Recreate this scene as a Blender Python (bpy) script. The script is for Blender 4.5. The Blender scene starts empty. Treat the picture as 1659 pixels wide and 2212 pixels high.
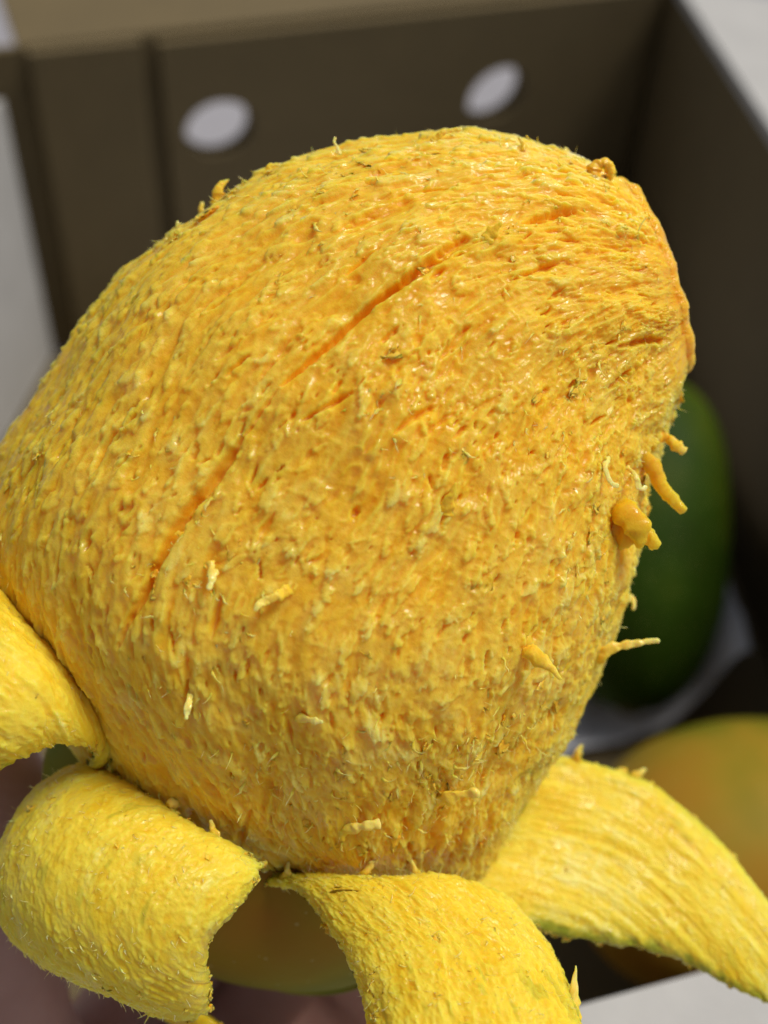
import bpy, bmesh, math, random
import numpy as np
from mathutils import Matrix, Vector

S = bpy.context.scene
rng = np.random.default_rng(7)
random.seed(7)
COL = S.collection

# ------------------------------------------------------------------ camera
PITCH, ROLL, VFOV = math.radians(44), math.radians(3.46), math.radians(50)
CAM = np.array([0.0, 0.0, 0.305])
FW = np.array([0, math.cos(PITCH), -math.sin(PITCH)])
_r0 = np.array([1.0, 0, 0]); _u0 = np.array([0, math.sin(PITCH), math.cos(PITCH)])
RT = _r0 * math.cos(ROLL) + _u0 * math.sin(ROLL)
UP = _u0 * math.cos(ROLL) - _r0 * math.sin(ROLL)
FPX = 1106 / math.tan(VFOV / 2)
cd = bpy.data.cameras.new('camera'); cam = bpy.data.objects.new('camera', cd); COL.objects.link(cam)
M = Matrix.Identity(4)
for i in range(3):
    M[i][0], M[i][1], M[i][2], M[i][3] = RT[i], UP[i], -FW[i], CAM[i]
cam.matrix_world = M
cd.sensor_fit = 'VERTICAL'; cd.sensor_height = 36; cd.sensor_width = 27
cd.lens = 18 / math.tan(VFOV / 2)
cd.clip_start = 0.005; cd.clip_end = 100
cd.dof.use_dof = True; cd.dof.focus_distance = 0.108; cd.dof.aperture_fstop = 15
S.camera = cam

# ------------------------------------------------------------------ light
TO_SUN = Vector((0.42, 0.12, 0.90)).normalized()
elev = math.asin(TO_SUN.z)
W = bpy.data.worlds.new('World'); S.world = W; W.use_nodes = True
nt = W.node_tree; bg = nt.nodes['Background']
sky = nt.nodes.new('ShaderNodeTexSky'); sky.sky_type = 'NISHITA'; sky.sun_disc = False
sky.sun_elevation = elev; sky.sun_rotation = math.atan2(TO_SUN.x, TO_SUN.y)
hs = nt.nodes.new('ShaderNodeHueSaturation'); hs.inputs['Saturation'].default_value = 0.35
nt.links.new(sky.outputs[0], hs.inputs['Color']); nt.links.new(hs.outputs[0], bg.inputs[0])
bg.inputs[1].default_value = 0.058
sd = bpy.data.lights.new('sun', 'SUN'); sd.energy = 3.1; sd.angle = math.radians(22); sd.color = (1, 0.95, 0.87)
sun = bpy.data.objects.new('sun', sd); COL.objects.link(sun)
sun.rotation_euler = TO_SUN.to_track_quat('Z', 'Y').to_euler()
S.view_settings.view_transform = 'Standard'; S.view_settings.look = 'None'
S.view_settings.exposure = -0.06; S.view_settings.gamma = 1
S.cycles.max_bounces = 8; S.cycles.use_denoising = True; S.cycles.denoising_prefilter = 'NONE'

# ------------------------------------------------------------------ helpers
def P(px, py, z):
    """point on the sight line of a photograph pixel (1659 wide) at a distance along the view axis"""
    px, py, z = np.broadcast_arrays(np.asarray(px, float), np.asarray(py, float), np.asarray(z, float))
    return CAM + z[..., None] * (FW + ((px - 829.5) / FPX)[..., None] * RT - ((py - 1106) / FPX)[..., None] * UP)

def proj(p):
    q = p - CAM; z = q @ FW
    return 829.5 + FPX * (q @ RT) / z, 1106 - FPX * (q @ UP) / z, z

def tag(o, label=None, cat=None, group=None, kind=None):
    if label: o['label'] = label
    if cat: o['category'] = cat
    if group: o['group'] = group
    if kind: o['kind'] = kind
    return o

def empty(name, loc):
    o = bpy.data.objects.new(name, None); o.empty_display_size = 0.02
    COL.objects.link(o); o.location = Vector(loc); return o

def link(name, me, mats, parent=None):
    for m in (mats if isinstance(mats, (list, tuple)) else [mats]): me.materials.append(m)
    o = bpy.data.objects.new(name, me); COL.objects.link(o)
    if parent is not None:
        o.parent = parent
        if parent.type == 'EMPTY' or True:
            mw = Matrix.Identity(4); q = parent
            while q is not None:
                mw = q.matrix_parent_inverse @ q.matrix_basis @ mw; q = q.parent
            o.matrix_parent_inverse = mw.inverted()
    return o

def outward(V, F):
    Q = np.asarray(V, float) - np.asarray(V, float).mean(0); t = Q[F[:, 0]]
    v = (t * np.cross(Q[F[:, 1]], Q[F[:, 2]])).sum()
    return v + (t * np.cross(Q[F[:, 2]], Q[F[:, 3]])).sum() if F.shape[1] == 4 else v

def mesh_np(name, V, F, attrs=None, smooth=True, fmat=None, orient=True):
    """mesh from numpy verts and faces (all tris or all quads)"""
    me = bpy.data.meshes.new(name)
    V = np.asarray(V, np.float32); F = np.asarray(F, np.int32); k = F.shape[1]
    if orient and outward(V, F) < 0: F = F[:, ::-1]
    me.vertices.add(len(V)); me.vertices.foreach_set('co', V.ravel())
    me.loops.add(F.size); me.loops.foreach_set('vertex_index', F.ravel())
    me.polygons.add(len(F)); me.polygons.foreach_set('loop_start', np.arange(0, F.size, k, dtype=np.int32))
    try: me.polygons.foreach_set('loop_total', np.full(len(F), k, np.int32))
    except Exception: pass
    me.polygons.foreach_set('use_smooth', np.full(len(F), smooth, bool))
    if fmat is not None: me.polygons.foreach_set('material_index', np.asarray(fmat, np.int32))
    for n, a in (attrs or {}).items():
        at = me.attributes.new(n, 'FLOAT', 'POINT'); at.data.foreach_set('value', np.asarray(a, np.float32).ravel())
    me.update(calc_edges=True); me.validate()
    return me

def grid_faces(n, m, wrap=False):
    i = np.arange(n - 1)[:, None]; j = np.arange(m if wrap else m - 1)[None, :]
    a = i * m + j; b = i * m + (j + 1) % m
    return np.stack([a, b, b + m, a + m], -1).reshape(-1, 4)

def spline(pts, u):
    """Catmull-Rom through pts at u in 0..1 (even in index)"""
    p = np.asarray(pts, float)
    p = np.concatenate([2 * p[:1] - p[1:2], p, 2 * p[-1:] - p[-2:-1]])
    n = len(p) - 3
    x = np.clip(np.asarray(u, float) * n, 0, n - 1e-6); k = x.astype(int); f = (x - k)[:, None]
    a, b, c, d = p[k], p[k + 1], p[k + 2], p[k + 3]
    return 0.5 * (2 * b + (c - a) * f + (2 * a - 5 * b + 4 * c - d) * f**2 + (3 * b - a - 3 * c + d) * f**3)

def arc_spline(pts, n):
    d = spline(pts, np.linspace(0, 1, 600))
    s = np.concatenate([[0], np.cumsum(np.linalg.norm(np.diff(d, axis=0), axis=1))]); s /= s[-1]
    q = np.linspace(0, 1, n)
    return np.stack([np.interp(q, s, d[:, k]) for k in range(d.shape[1])], 1)

def hash3(x, y, z, seed):
    h = (x.astype(np.uint32) * np.uint32(374761393)) ^ (y.astype(np.uint32) * np.uint32(668265263)) ^ (z.astype(np.uint32) * np.uint32(2147483647)) ^ np.uint32((seed * 974634777 + 12345) & 0xffffffff)
    h = (h ^ (h >> np.uint32(13))) * np.uint32(1274126177)
    h = (h ^ (h >> np.uint32(15))) * np.uint32(2246822519)
    return ((h ^ (h >> np.uint32(16))) & np.uint32(0xffffff)).astype(np.float32) / np.float32(0xffffff)

def noise(x, y, z, seed=0):
    """value noise in -1..1"""
    x = np.asarray(x, np.float32); y = np.asarray(y, np.float32); z = np.asarray(z, np.float32)
    xi, yi, zi = np.floor(x), np.floor(y), np.floor(z)
    fx, fy, fz = x - xi, y - yi, z - zi
    fx = fx * fx * fx * (fx * (fx * 6 - 15) + 10); fy = fy * fy * fy * (fy * (fy * 6 - 15) + 10); fz = fz * fz * (3 - 2 * fz)
    xi = xi.astype(np.int32); yi = yi.astype(np.int32); zi = zi.astype(np.int32)
    r = 0
    for dx in (0, 1):
        wx = fx if dx else 1 - fx
        for dy in (0, 1):
            wy = fy if dy else 1 - fy
            for dz in (0, 1):
                wz = fz if dz else 1 - fz
                r = r + wx * wy * wz * hash3(xi + dx, yi + dy, zi + dz, seed)
    return r * 2 - 1

def fbm(x, y, z, oct=3, seed=0, gain=0.5):
    r = 0; a = 1; t = 0
    for o in range(oct):
        k = 2.03 ** o
        r = r + a * noise(x * k + 7.3 * o, y * k + 3.1 * o, z * k, seed + o); t += a; a *= gain
    return r / t

def sstep(a, b, x):
    t = np.clip((x - a) / (b - a), 0, 1); return t * t * (3 - 2 * t)

# ------------------------------------------------------------------ materials
class NT:
    def __init__(s, name):
        s.m = bpy.data.materials.new(name); s.m.use_nodes = True
        s.t = s.m.node_tree; s.b = s.t.nodes['Principled BSDF']
    def n(s, typ, **kw):
        q = s.t.nodes.new(typ)
        for k, v in kw.items():
            if k in q.inputs: q.inputs[k].default_value = v
            else: setattr(q, k, v)
        return q
    def l(s, a, b): s.t.links.new(a, b)
    def noise(s, scale, detail=3, rough=0.55, vec=None, stretch=None):
        tc = s.n('ShaderNodeTexCoord'); src = tc.outputs['Object'] if vec is None else vec
        if stretch:
            mp = s.n('ShaderNodeMapping'); mp.inputs['Scale'].default_value = stretch
            s.l(src, mp.inputs[0]); src = mp.outputs[0]
        q = s.n('ShaderNodeTexNoise', Scale=scale, Detail=detail, Roughness=rough); s.l(src, q.inputs['Vector'])
        return q.outputs['Fac']
    def ramp(s, fac, stops):
        q = s.n('ShaderNodeValToRGB'); e = q.color_ramp.elements
        while len(e) < len(stops): e.new(0.5)
        for k, (p, c) in enumerate(stops):
            e[k].position = p; e[k].color = (*c, 1) if len(c) == 3 else c
        s.l(fac, q.inputs[0]); return q.outputs[0]
    def math(s, op, a, b=None, c=None, clamp=False):
        q = s.n('ShaderNodeMath', operation=op, use_clamp=clamp)
        for k, v in enumerate((a, b, c)):
            if v is None: continue
            if isinstance(v, (int, float)): q.inputs[k].default_value = v
            else: s.l(v, q.inputs[k])
        return q.outputs[0]
    def mix(s, f, a, b, blend='MIX'):
        q = s.n('ShaderNodeMix', data_type='RGBA', blend_type=blend)
        for k, v in ((0, f), (6, a), (7, b)):
            if isinstance(v, (int, float)): q.inputs[k].default_value = v
            elif isinstance(v, tuple): q.inputs[k].default_value = (*v, 1)
            else: s.l(v, q.inputs[k])
        return q.outputs[2]
    def bump(s, h, strength=0.5, dist=0.0002, prev=None):
        q = s.n('ShaderNodeBump', Strength=strength, Distance=dist); s.l(h, q.inputs['Height'])
        if prev is not None: s.l(prev, q.inputs['Normal'])
        return q.outputs[0]
    def attr(s, name):
        q = s.n('ShaderNodeAttribute', attribute_name=name); return q.outputs['Fac']

def flesh_material(name, stops, green=False, sss=0.3, rough=(0.36, 0.62), coat=0.55, thin=0.0, scale=0.0034):
    a = NT(name)
    lay = a.attr('layer')
    spot = a.noise(420, 4, 0.6); fine = a.noise(1900, 3, 0.6)
    f = a.math('ADD', lay, a.math('MULTIPLY', a.math('SUBTRACT', spot, 0.5), 0.40))
    f = a.math('ADD', f, a.math('MULTIPLY', a.math('SUBTRACT', fine, 0.5), 0.30), clamp=True)
    col = a.ramp(f, stops)
    if green:
        g = a.attr('green'); gn = a.noise(600, 3, 0.6)
        gf = a.math('ADD', g, a.math('MULTIPLY', a.math('SUBTRACT', gn, 0.5), 0.5), clamp=True)
        gf = a.math('SMOOTHSTEP', gf, 0.0, 1.0) if False else gf
        col = a.mix(gf, col, (0.30, 0.33, 0.02))
    a.l(col, a.b.inputs['Base Color'])
    wet = a.noise(260, 3, 0.6)
    pool = a.ramp(wet, [(0.47, (0, 0, 0)), (0.60, (1, 1, 1))])
    pool = a.math('MAXIMUM', pool, a.attr('wet'))
    a.l(a.math('MULTIPLY_ADD', pool, rough[0] - rough[1], rough[1], clamp=True), a.b.inputs['Roughness'])
    a.b.inputs['Specular IOR Level'].default_value = 0.2
    a.l(a.math('MULTIPLY_ADD', pool, coat, 0.08), a.b.inputs['Coat Weight'])
    a.b.inputs['Subsurface Weight'].default_value = sss
    a.b.inputs['Subsurface Radius'].default_value = (1.0, 0.6, 0.16)
    a.b.inputs['Subsurface Scale'].default_value = scale
    a.b.inputs['Coat Roughness'].default_value = 0.10
    a.b.inputs['IOR'].default_value = 1.42
    b1 = a.bump(a.noise(2600, 4, 0.65), 0.45, 0.00022)
    a.l(b1, a.b.inputs['Normal']); a.l(a.bump(a.noise(3000, 2, 0.6), 0.75 if green else 0.4, 0.00014), a.b.inputs['Coat Normal'])
    if thin:        # wet threads are see-through
        tr = a.n('ShaderNodeBsdfTransparent'); tr.inputs['Color'].default_value = (1, 0.97, 0.86, 1); mx = a.n('ShaderNodeMixShader'); mx.inputs[0].default_value = thin
        a.l(a.b.outputs[0], mx.inputs[1]); a.l(tr.outputs[0], mx.inputs[2]); a.l(mx.outputs[0], a.t.nodes['Material Output'].inputs[0])
    return a.m

FLESH = flesh_material('mango_flesh', [(0.0, (0.86, 0.33, 0.005)), (0.28, (0.89, 0.43, 0.010)), (0.52, (0.91, 0.51, 0.026)), (0.78, (0.92, 0.59, 0.065)), (1.0, (0.94, 0.71, 0.17))], sss=0.85)
FIBRE = flesh_material('mango_fibre', [(0.0, (0.95, 0.49, 0.015)), (0.45, (0.97, 0.64, 0.05)), (1.0, (0.98, 0.84, 0.30))], rough=(0.25, 0.5), sss=1.0, scale=0.00035, coat=0.6)
FLAKE = flesh_material('mango_flake', [(0.0, (0.94, 0.45, 0.012)), (0.5, (0.97, 0.55, 0.035)), (1.0, (0.98, 0.68, 0.12))], rough=(0.3, 0.55), sss=1.0, scale=0.00012, coat=0.5)
PULP = flesh_material('peel_flesh', [(0.0, (0.79, 0.44, 0.010)), (0.35, (0.86, 0.58, 0.022)), (0.7, (0.90, 0.71, 0.07)), (1.0, (0.94, 0.84, 0.28))], green=True, sss=0.75, coat=0.45, rough=(0.4, 0.65))

def skin_material(name, c1, c2, c3, scale=25, rough=0.55):
    a = NT(name)
    f = a.noise(scale, 3, 0.5)
    col = a.ramp(f, [(0.3, c1), (0.5, c2), (0.7, c3)])
    tc = a.n('ShaderNodeTexCoord'); vo = a.n('ShaderNodeTexVoronoi', Scale=480); a.l(tc.outputs['Object'], vo.inputs['Vector'])
    dots = a.math('LESS_THAN', vo.outputs['Distance'], 0.13)
    col = a.mix(a.math('MULTIPLY', dots, 0.3), col, (0.55, 0.5, 0.2))
    a.l(col, a.b.inputs['Base Color']); a.b.inputs['Roughness'].default_value = rough; a.b.inputs['Specular IOR Level'].default_value = 0.08
    a.l(a.bump(a.noise(900, 3), 0.3, 0.0002), a.b.inputs['Normal'])
    a.b.inputs['Subsurface Weight'].default_value = 0.1; a.b.inputs['Subsurface Scale'].default_value = 0.001
    return a.m
SKIN_HELD = skin_material('held_mango_skin', (0.32, 0.15, 0.012), (0.28, 0.21, 0.012), (0.13, 0.17, 0.012), 32)
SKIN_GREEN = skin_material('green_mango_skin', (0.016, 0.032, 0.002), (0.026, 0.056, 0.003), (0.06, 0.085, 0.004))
SKIN_YELLOW = skin_material('yellow_mango_skin', (0.40, 0.19, 0.02), (0.33, 0.22, 0.02), (0.17, 0.18, 0.012), 30)

def board_material(name, c, rough=0.8, ribs=True):
    a = NT(name)
    f = a.noise(60, 5, 0.6); g = a.noise(9, 2)
    col = a.mix(f, tuple(x * 0.82 for x in c), tuple(min(1, x * 1.15) for x in c))
    col = a.mix(a.math('MULTIPLY', g, 0.3), col, tuple(x * 0.75 for x in c))
    a.l(col, a.b.inputs['Base Color']); a.b.inputs['Roughness'].default_value = rough
    h = a.noise(500, 4, 0.7); nrm = a.bump(h, 0.3, 0.0003)
    if ribs:
        tc = a.n('ShaderNodeTexCoord'); wv = a.n('ShaderNodeTexWave', Scale=45, Distortion=0.6); a.l(tc.outputs['Object'], wv.inputs['Vector'])
        nrm = a.bump(wv.outputs['Fac'], 0.15, 0.0004, nrm)
    a.l(nrm, a.b.inputs['Normal']); return a.m
KRAFT = board_material('kraft_board', (0.145, 0.106, 0.046))
WHITEBOARD = board_material('white_board', (0.50, 0.49, 0.475), 0.6, False)
PAPER = board_material('tissue_paper', (0.66, 0.67, 0.72), 0.9, False)

a = NT('pale_floor'); f = a.noise(6, 5, 0.6); s2 = a.noise(90, 4, 0.7)
c = a.ramp(f, [(0.3, (0.30, 0.29, 0.32)), (0.7, (0.36, 0.35, 0.38))]); c = a.mix(a.math('MULTIPLY', s2, 0.25), c, (0.38, 0.37, 0.39))
a.l(c, a.b.inputs['Base Color']); a.b.inputs['Roughness'].default_value = 0.6
a.l(a.bump(a.noise(300, 4), 0.2, 0.001), a.b.inputs['Normal']); GROUND = a.m

a = NT('hand_skin'); f = a.noise(70, 4, 0.6); g = a.noise(14, 2)
c = a.ramp(f, [(0.3, (0.44, 0.24, 0.19)), (0.7, (0.56, 0.34, 0.28))]); c = a.mix(a.math('MULTIPLY', g, 0.5), c, (0.42, 0.18, 0.15))
a.l(c, a.b.inputs['Base Color']); a.b.inputs['Roughness'].default_value = 0.5
a.b.inputs['Subsurface Weight'].default_value = 0.25; a.b.inputs['Subsurface Scale'].default_value = 0.004
a.l(a.bump(a.noise(900, 3), 0.35, 0.0003), a.b.inputs['Normal']); HAND = a.m
a = NT('finger_nail'); a.b.inputs['Base Color'].default_value = (0.62, 0.38, 0.32, 1); a.b.inputs['Roughness'].default_value = 0.25; NAIL = a.m

# ------------------------------------------------------------------ setting: ground
bm = bmesh.new()
vs = [bm.verts.new(p) for p in ((-20, -20, 0), (20, -20, 0), (20, 20, 0), (-20, 20, 0))]; bm.faces.new(vs)
me = bpy.data.meshes.new('ground'); bm.to_mesh(me); bm.free()
tag(link('ground', me, GROUND), kind='structure')

# ------------------------------------------------------------------ the carton
RIM, T = 0.14, 0.004
FL = np.array([-0.1457, 0.4055]); FR = np.array([0.1156, 0.5277]); FL = FL - (FR - FL) * 0.045; NR = np.array([0.1500, 0.1035]); NL = np.array([-0.185, -0.003])
box = empty('cardboard_box', (0, 0.25, 0.002))
tag(box, 'open cardboard fruit carton with two round vent holes, mangoes lying inside', 'box')

def panel(name, o, ex, ey, n, w, h, mats, parent, holes=(), th=T, label=None, slots=(0, 1, 0)):
    """board from corner o along ex (w) and ey (h), thickness th along -n; holes = (x, y, rx, ry, rot). slots: front, back, rim material"""
    o, ex, ey, n = map(Vector, (o, ex, ey, n))
    bm = bmesh.new()
    def loop(pts):
        v = [bm.verts.new((x, y, 0)) for x, y in pts]
        return [bm.edges.new((v[i], v[(i + 1) % len(v)])) for i in range(len(v))]
    E = []
    k = 14
    per = [(w * i / k, 0) for i in range(k)] + [(w, h * i / k) for i in range(k)] + [(w - w * i / k, h) for i in range(k)] + [(0, h - h * i / k) for i in range(k)]
    E += loop(per)
    for (x, y, rx, ry, ro) in holes:
        E += loop([(x + rx * math.cos(q) * math.cos(ro) - ry * math.sin(q) * math.sin(ro), y + rx * math.cos(q) * math.sin(ro) + ry * math.sin(q) * math.cos(ro)) for q in np.linspace(0, 2 * math.pi, 40, endpoint=False)])
    r = bmesh.ops.triangle_fill(bm, use_beauty=True, use_dissolve=False, edges=E)
    for f in bm.faces:
        f.normal_update()
        if f.normal.z < 0: f.normal_flip()
    front = list(bm.faces)
    d = bmesh.ops.duplicate(bm, geom=front + list(bm.verts) + list(bm.edges))
    vm = d['vert_map']
    back = [g for g in d['geom'] if isinstance(g, bmesh.types.BMFace)]
    for f in back: f.normal_flip(); f.material_index = slots[1]
    for g in d['geom']:
        if isinstance(g, bmesh.types.BMVert): g.co.z = -th
    for f in front: f.material_index = slots[0]
    bm.edges.ensure_lookup_table()
    for e in [e for e in {e for f in front for e in f.edges} if len([1 for q in e.link_faces if q in set(front)]) == 1]:
        a, b = e.verts
        f = bm.faces.new((a, b, vm[b], vm[a])); f.material_index = slots[2]
    bmesh.ops.recalc_face_normals(bm, faces=bm.faces)
    R = Matrix((ex, ey, n)).transposed()
    for v in bm.verts:
        # boards are never dead flat: a very slight bow
        q = v.co.copy(); q.z += 0.0012 * math.sin(3.1 * q.x / max(w, 1e-3)) * math.sin(3.1 * q.y / max(h, 1e-3))
        v.co = o + R @ q
    me = bpy.data.meshes.new(name); bm.to_mesh(me); bm.free()
    ob = link(name, me, mats, parent)
    if label: ob['label'] = label
    return ob

def wall_frame(A, B, inset=0.0):
    d = np.array([*(B - A), 0]); w = np.linalg.norm(d); ex = d / w
    return ex, w
Z = (0, 0, 1)
KW = [KRAFT, WHITEBOARD]
# far wall, with its two vents
ex, w = wall_frame(FL, FR); n = np.cross(ex, (0, 0, 1)); n = n  # faces the camera
def wall_hit(px, py):
    d = P(px, py, 1.0) - CAM; t = ((np.array([*FL, 0]) - CAM) @ n) / (d @ n); q = CAM + d * t
    return float((q - np.array([*FL, 0])) @ ex), float(q[2])
h1 = wall_hit(468, 267); h2 = wall_hit(1062, 193)
Z0 = T + 0.001
far = panel('wall', (*FL, Z0), ex, Z, n, w, RIM - Z0, KW, box, holes=[(h1[0], h1[1] - Z0, 0.0138, 0.0108, 0.1), (h2[0], h2[1] - Z0, 0.0140, 0.0106, 0.35)], label='far wall with two round vent holes')
# glued corner tab on its left
def wx(px, py): return wall_hit(px, py)[0]
lx = wx(352, 250)
panel('corner_tab', np.array([*FL, 0.012]) + ex * 0.016 + n * 0.0052, ex, Z, n, lx - 0.0225, RIM - 0.0125, KW, box, th=0.005)
panel('inner_liner', np.array([*FL, 0.008]) + ex * lx + n * 0.0052, ex, Z, n, w - lx - 0.010, RIM - 0.010, KW, box, holes=[(h1[0] - lx, h1[1] - 0.008, 0.0146, 0.0116, 0.1), (h2[0] - lx, h2[1] - 0.008, 0.0148, 0.0114, 0.35)], th=0.005)
# far flap, folded back over the edge
fo = np.array([*FL, RIM + 0.0005]); fd = np.array([0, 0, 1]) * 0.25 - n * 0.95; fd /= np.linalg.norm(fd)
panel('flap', fo - n * 0.001 + ex * 0.013, ex, fd, np.cross(ex, fd), w - 0.013, 0.09, KW, box, label='far flap folded back')
# right wall
ex2, w2 = wall_frame(FR, NR); n2 = np.cross(ex2, (0, 0, 1))
panel('wall', np.array([*FR, Z0]) - ex2 * 0.003 + n2 * 0.001, ex2, Z, n2, w2 + 0.003, RIM - Z0 - 0.003, KW, box)
fd = np.array([0, 0, 1]) * -0.15 - n2; fd /= np.linalg.norm(fd)
panel('flap', np.array([*FR, RIM + 0.001]) + ex2 * 0.006 + n2 * 0.001, ex2, fd, np.cross(ex2, fd), w2 - 0.006, 0.11, [WHITEBOARD, KRAFT], box, label='white right flap folded outward')
# near wall and flap
ex3, w3 = wall_frame(NR, NL); n3 = np.cross(ex3, (0, 0, 1))
panel('wall', np.array([*NR, Z0]) + ex3 * 0.005, ex3, Z, n3, w3 - 0.01, RIM - Z0 - 0.0045, KW, box)
fd = np.array([0, 0, 1]) * -0.35 - n3; fd /= np.linalg.norm(fd)
panel('flap', np.array([*NR, RIM + 0.001]) + ex3 * 0.005 + n3 * 0.001, ex3, fd, np.cross(ex3, fd), w3 - 0.01, 0.09, [WHITEBOARD, KRAFT], box, label='white near flap folded outward')
# left wall with white flap tucked down inside
ex4, w4 = wall_frame(NL, FL); n4 = np.cross(ex4, (0, 0, 1))
panel('wall', np.array([*NL, Z0]) + ex4 * 0.005, ex4, Z, n4, w4 - 0.01, RIM - Z0, KW, box)
panel('flap', np.array([*NL, 0.008]) + ex4 * 0.007 + n4 * 0.0060, ex4, Z, n4, w4 - 0.010, RIM - 0.024, [WHITEBOARD, KRAFT], box, label='white left flap folded down inside the box')
# floor of the carton
bm = bmesh.new()
lo = [bm.verts.new((*p, 0.001)) for p in (FL, NL, NR, FR)]; hi = [bm.verts.new((*p, T)) for p in (FL, NL, NR, FR)]
bm.faces.new(hi); bm.faces.new(lo[::-1])
for i in range(4): bm.faces.new((lo[i], lo[(i + 1) % 4], hi[(i + 1) % 4], hi[i]))
bmesh.ops.recalc_face_normals(bm, faces=bm.faces)
me = bpy.data.meshes.new('box_floor'); bm.to_mesh(me); bm.free()
link('box_floor', me, KRAFT, box)

# crumpled tissue paper on the carton floor
nu, nv = 90, 90
U, Vv = np.meshgrid(np.linspace(0, 1, nu), np.linspace(0, 1, nv), indexing='ij')
X = -0.085 + U * 0.205; Y = 0.185 + Vv * 0.245 + (U - 0.5) * 0.07
rim = sstep(0.86, 1.0, U) * 0.05 * (0.6 + 0.4 * noise(Vv * 6, U, 0 * U, 5))
X = X - sstep(0.9, 1, U) * 0.004
ZZ = T + 0.004 + 0.006 * np.abs(fbm(X * 30, Y * 30, 0 * X, 3, 11)) + 0.003 * np.abs(noise(X * 90, Y * 90, 0 * X, 14)) + rim
Vt = np.stack([X, Y, ZZ], -1).reshape(-1, 3); Fq = grid_faces(nu, nv)
N = len(Vt)
Vb = Vt - [0, 0, 0.0006]
bd = np.concatenate([np.arange(nv), np.arange(1, nu) * nv + nv - 1, (nu - 1) * nv + np.arange(nv - 2, -1, -1), np.arange(nu - 2, 0, -1) * nv])
sk = np.stack([bd, bd + N, np.roll(bd, -1) + N, np.roll(bd, -1)], -1)
me = mesh_np('paper_sheet', np.concatenate([Vt, Vb]), np.concatenate([Fq, Fq[:, ::-1] + N, sk]), smooth=False)
tag(link('paper_sheet', me, PAPER), 'pale crumpled packing paper spread on the floor of the carton under the green mango', 'paper')

# ------------------------------------------------------------------ the two mangoes in the carton
def whole_mango(name, c, axis, L, Rw, mat, label):
    """plump asymmetric fruit: length L, half width Rw, along axis"""
    nr, ns = 60, 72
    t = np.linspace(0.0005, 0.9995, nr); ph = np.linspace(0, 2 * math.pi, ns, endpoint=False)
    prof = np.sqrt(np.clip(1 - np.abs(2 * t - 1) ** 2.1, 0, 1)) * (1 + 0.12 * (0.5 - t))
    off = 0.10 * np.sin(t * math.pi * 1.2)
    x = (t - 0.5) * L
    yy = Rw * (prof[:, None] * np.cos(ph) + off[:, None]); zz = 0.9 * Rw * prof[:, None] * np.sin(ph)
    yy = yy + Rw * 0.03 * fbm(np.cos(ph)[None] * 1.5 + 0 * yy, np.sin(ph)[None] * 1.5 + 0 * yy, 3 * t[:, None] + 0 * yy, 2, 31)
    V = np.stack([np.broadcast_to(x[:, None], yy.shape), yy, zz], -1).reshape(-1, 3)
    F = grid_faces(nr, ns, True)
    me = mesh_np(name, V, F)
    o = link(name, me, mat)
    q = Vector(axis).to_track_quat('X', 'Z'); o.rotation_euler = q.to_euler(); 
    lowest = min((q.to_matrix() @ Vector(v)).z for v in V)
    o.location = Vector((c[0], c[1], max(c[2], T + 0.0095 - lowest)))
    # the little stalk scar
    bm = bmesh.new(); bmesh.ops.create_uvsphere(bm, u_segments=16, v_segments=8, radius=0.004)
    for v in bm.verts: v.co.x *= 0.45; v.co.x -= L / 2 - 0.0008; v.co.y += off[0] * Rw
    m2 = bpy.data.meshes.new('stalk_scar'); bm.to_mesh(m2); bm.free()
    st = bpy.data.objects.new('stalk_scar', m2); m2.materials.append(KRAFT); COL.objects.link(st); st.parent = o
    tag(o, label, 'mango'); return o
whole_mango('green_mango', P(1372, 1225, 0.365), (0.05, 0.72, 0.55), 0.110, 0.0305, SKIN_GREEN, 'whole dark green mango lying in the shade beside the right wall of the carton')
whole_mango('yellow_mango', P(1640, 1850, 0.275), (0.9, 0.35, 0.0), 0.098, 0.033, SKIN_YELLOW, 'whole yellow mango behind the right peel strip, nearest the right wall')

# ------------------------------------------------------------------ the peeled mango
base_pt = P(790, 2090, 0.135)
mango = empty('peeled_mango', base_pt)
tag(mango, 'half peeled mango with shaggy orange flesh and drooping peel strips, held in a hand', 'mango')

LPX = [(1312, 386), (1205, 334), (1050, 298), (880, 303), (700, 338), (540, 398), (392, 503), (265, 603), (175, 722), (97, 850), (25, 965), (-25, 1085), (-30, 1200), (5, 1310), (75, 1440), (160, 1570), (255, 1685), (405, 1790), (560, 1900), (640, 1990)]
RPX = [(1470, 822), (1458, 880), (1438, 930), (1422, 980), (1405, 1030), (1390, 1090), (1384, 1150), (1372, 1220), (1357, 1290), (1337, 1350), (1312, 1410), (1287, 1470), (1257, 1530), (1232, 1590), (1197, 1640), (1162, 1690), (1117, 1760), (1077, 1820), (1027, 1890), (950, 1980)]

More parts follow.
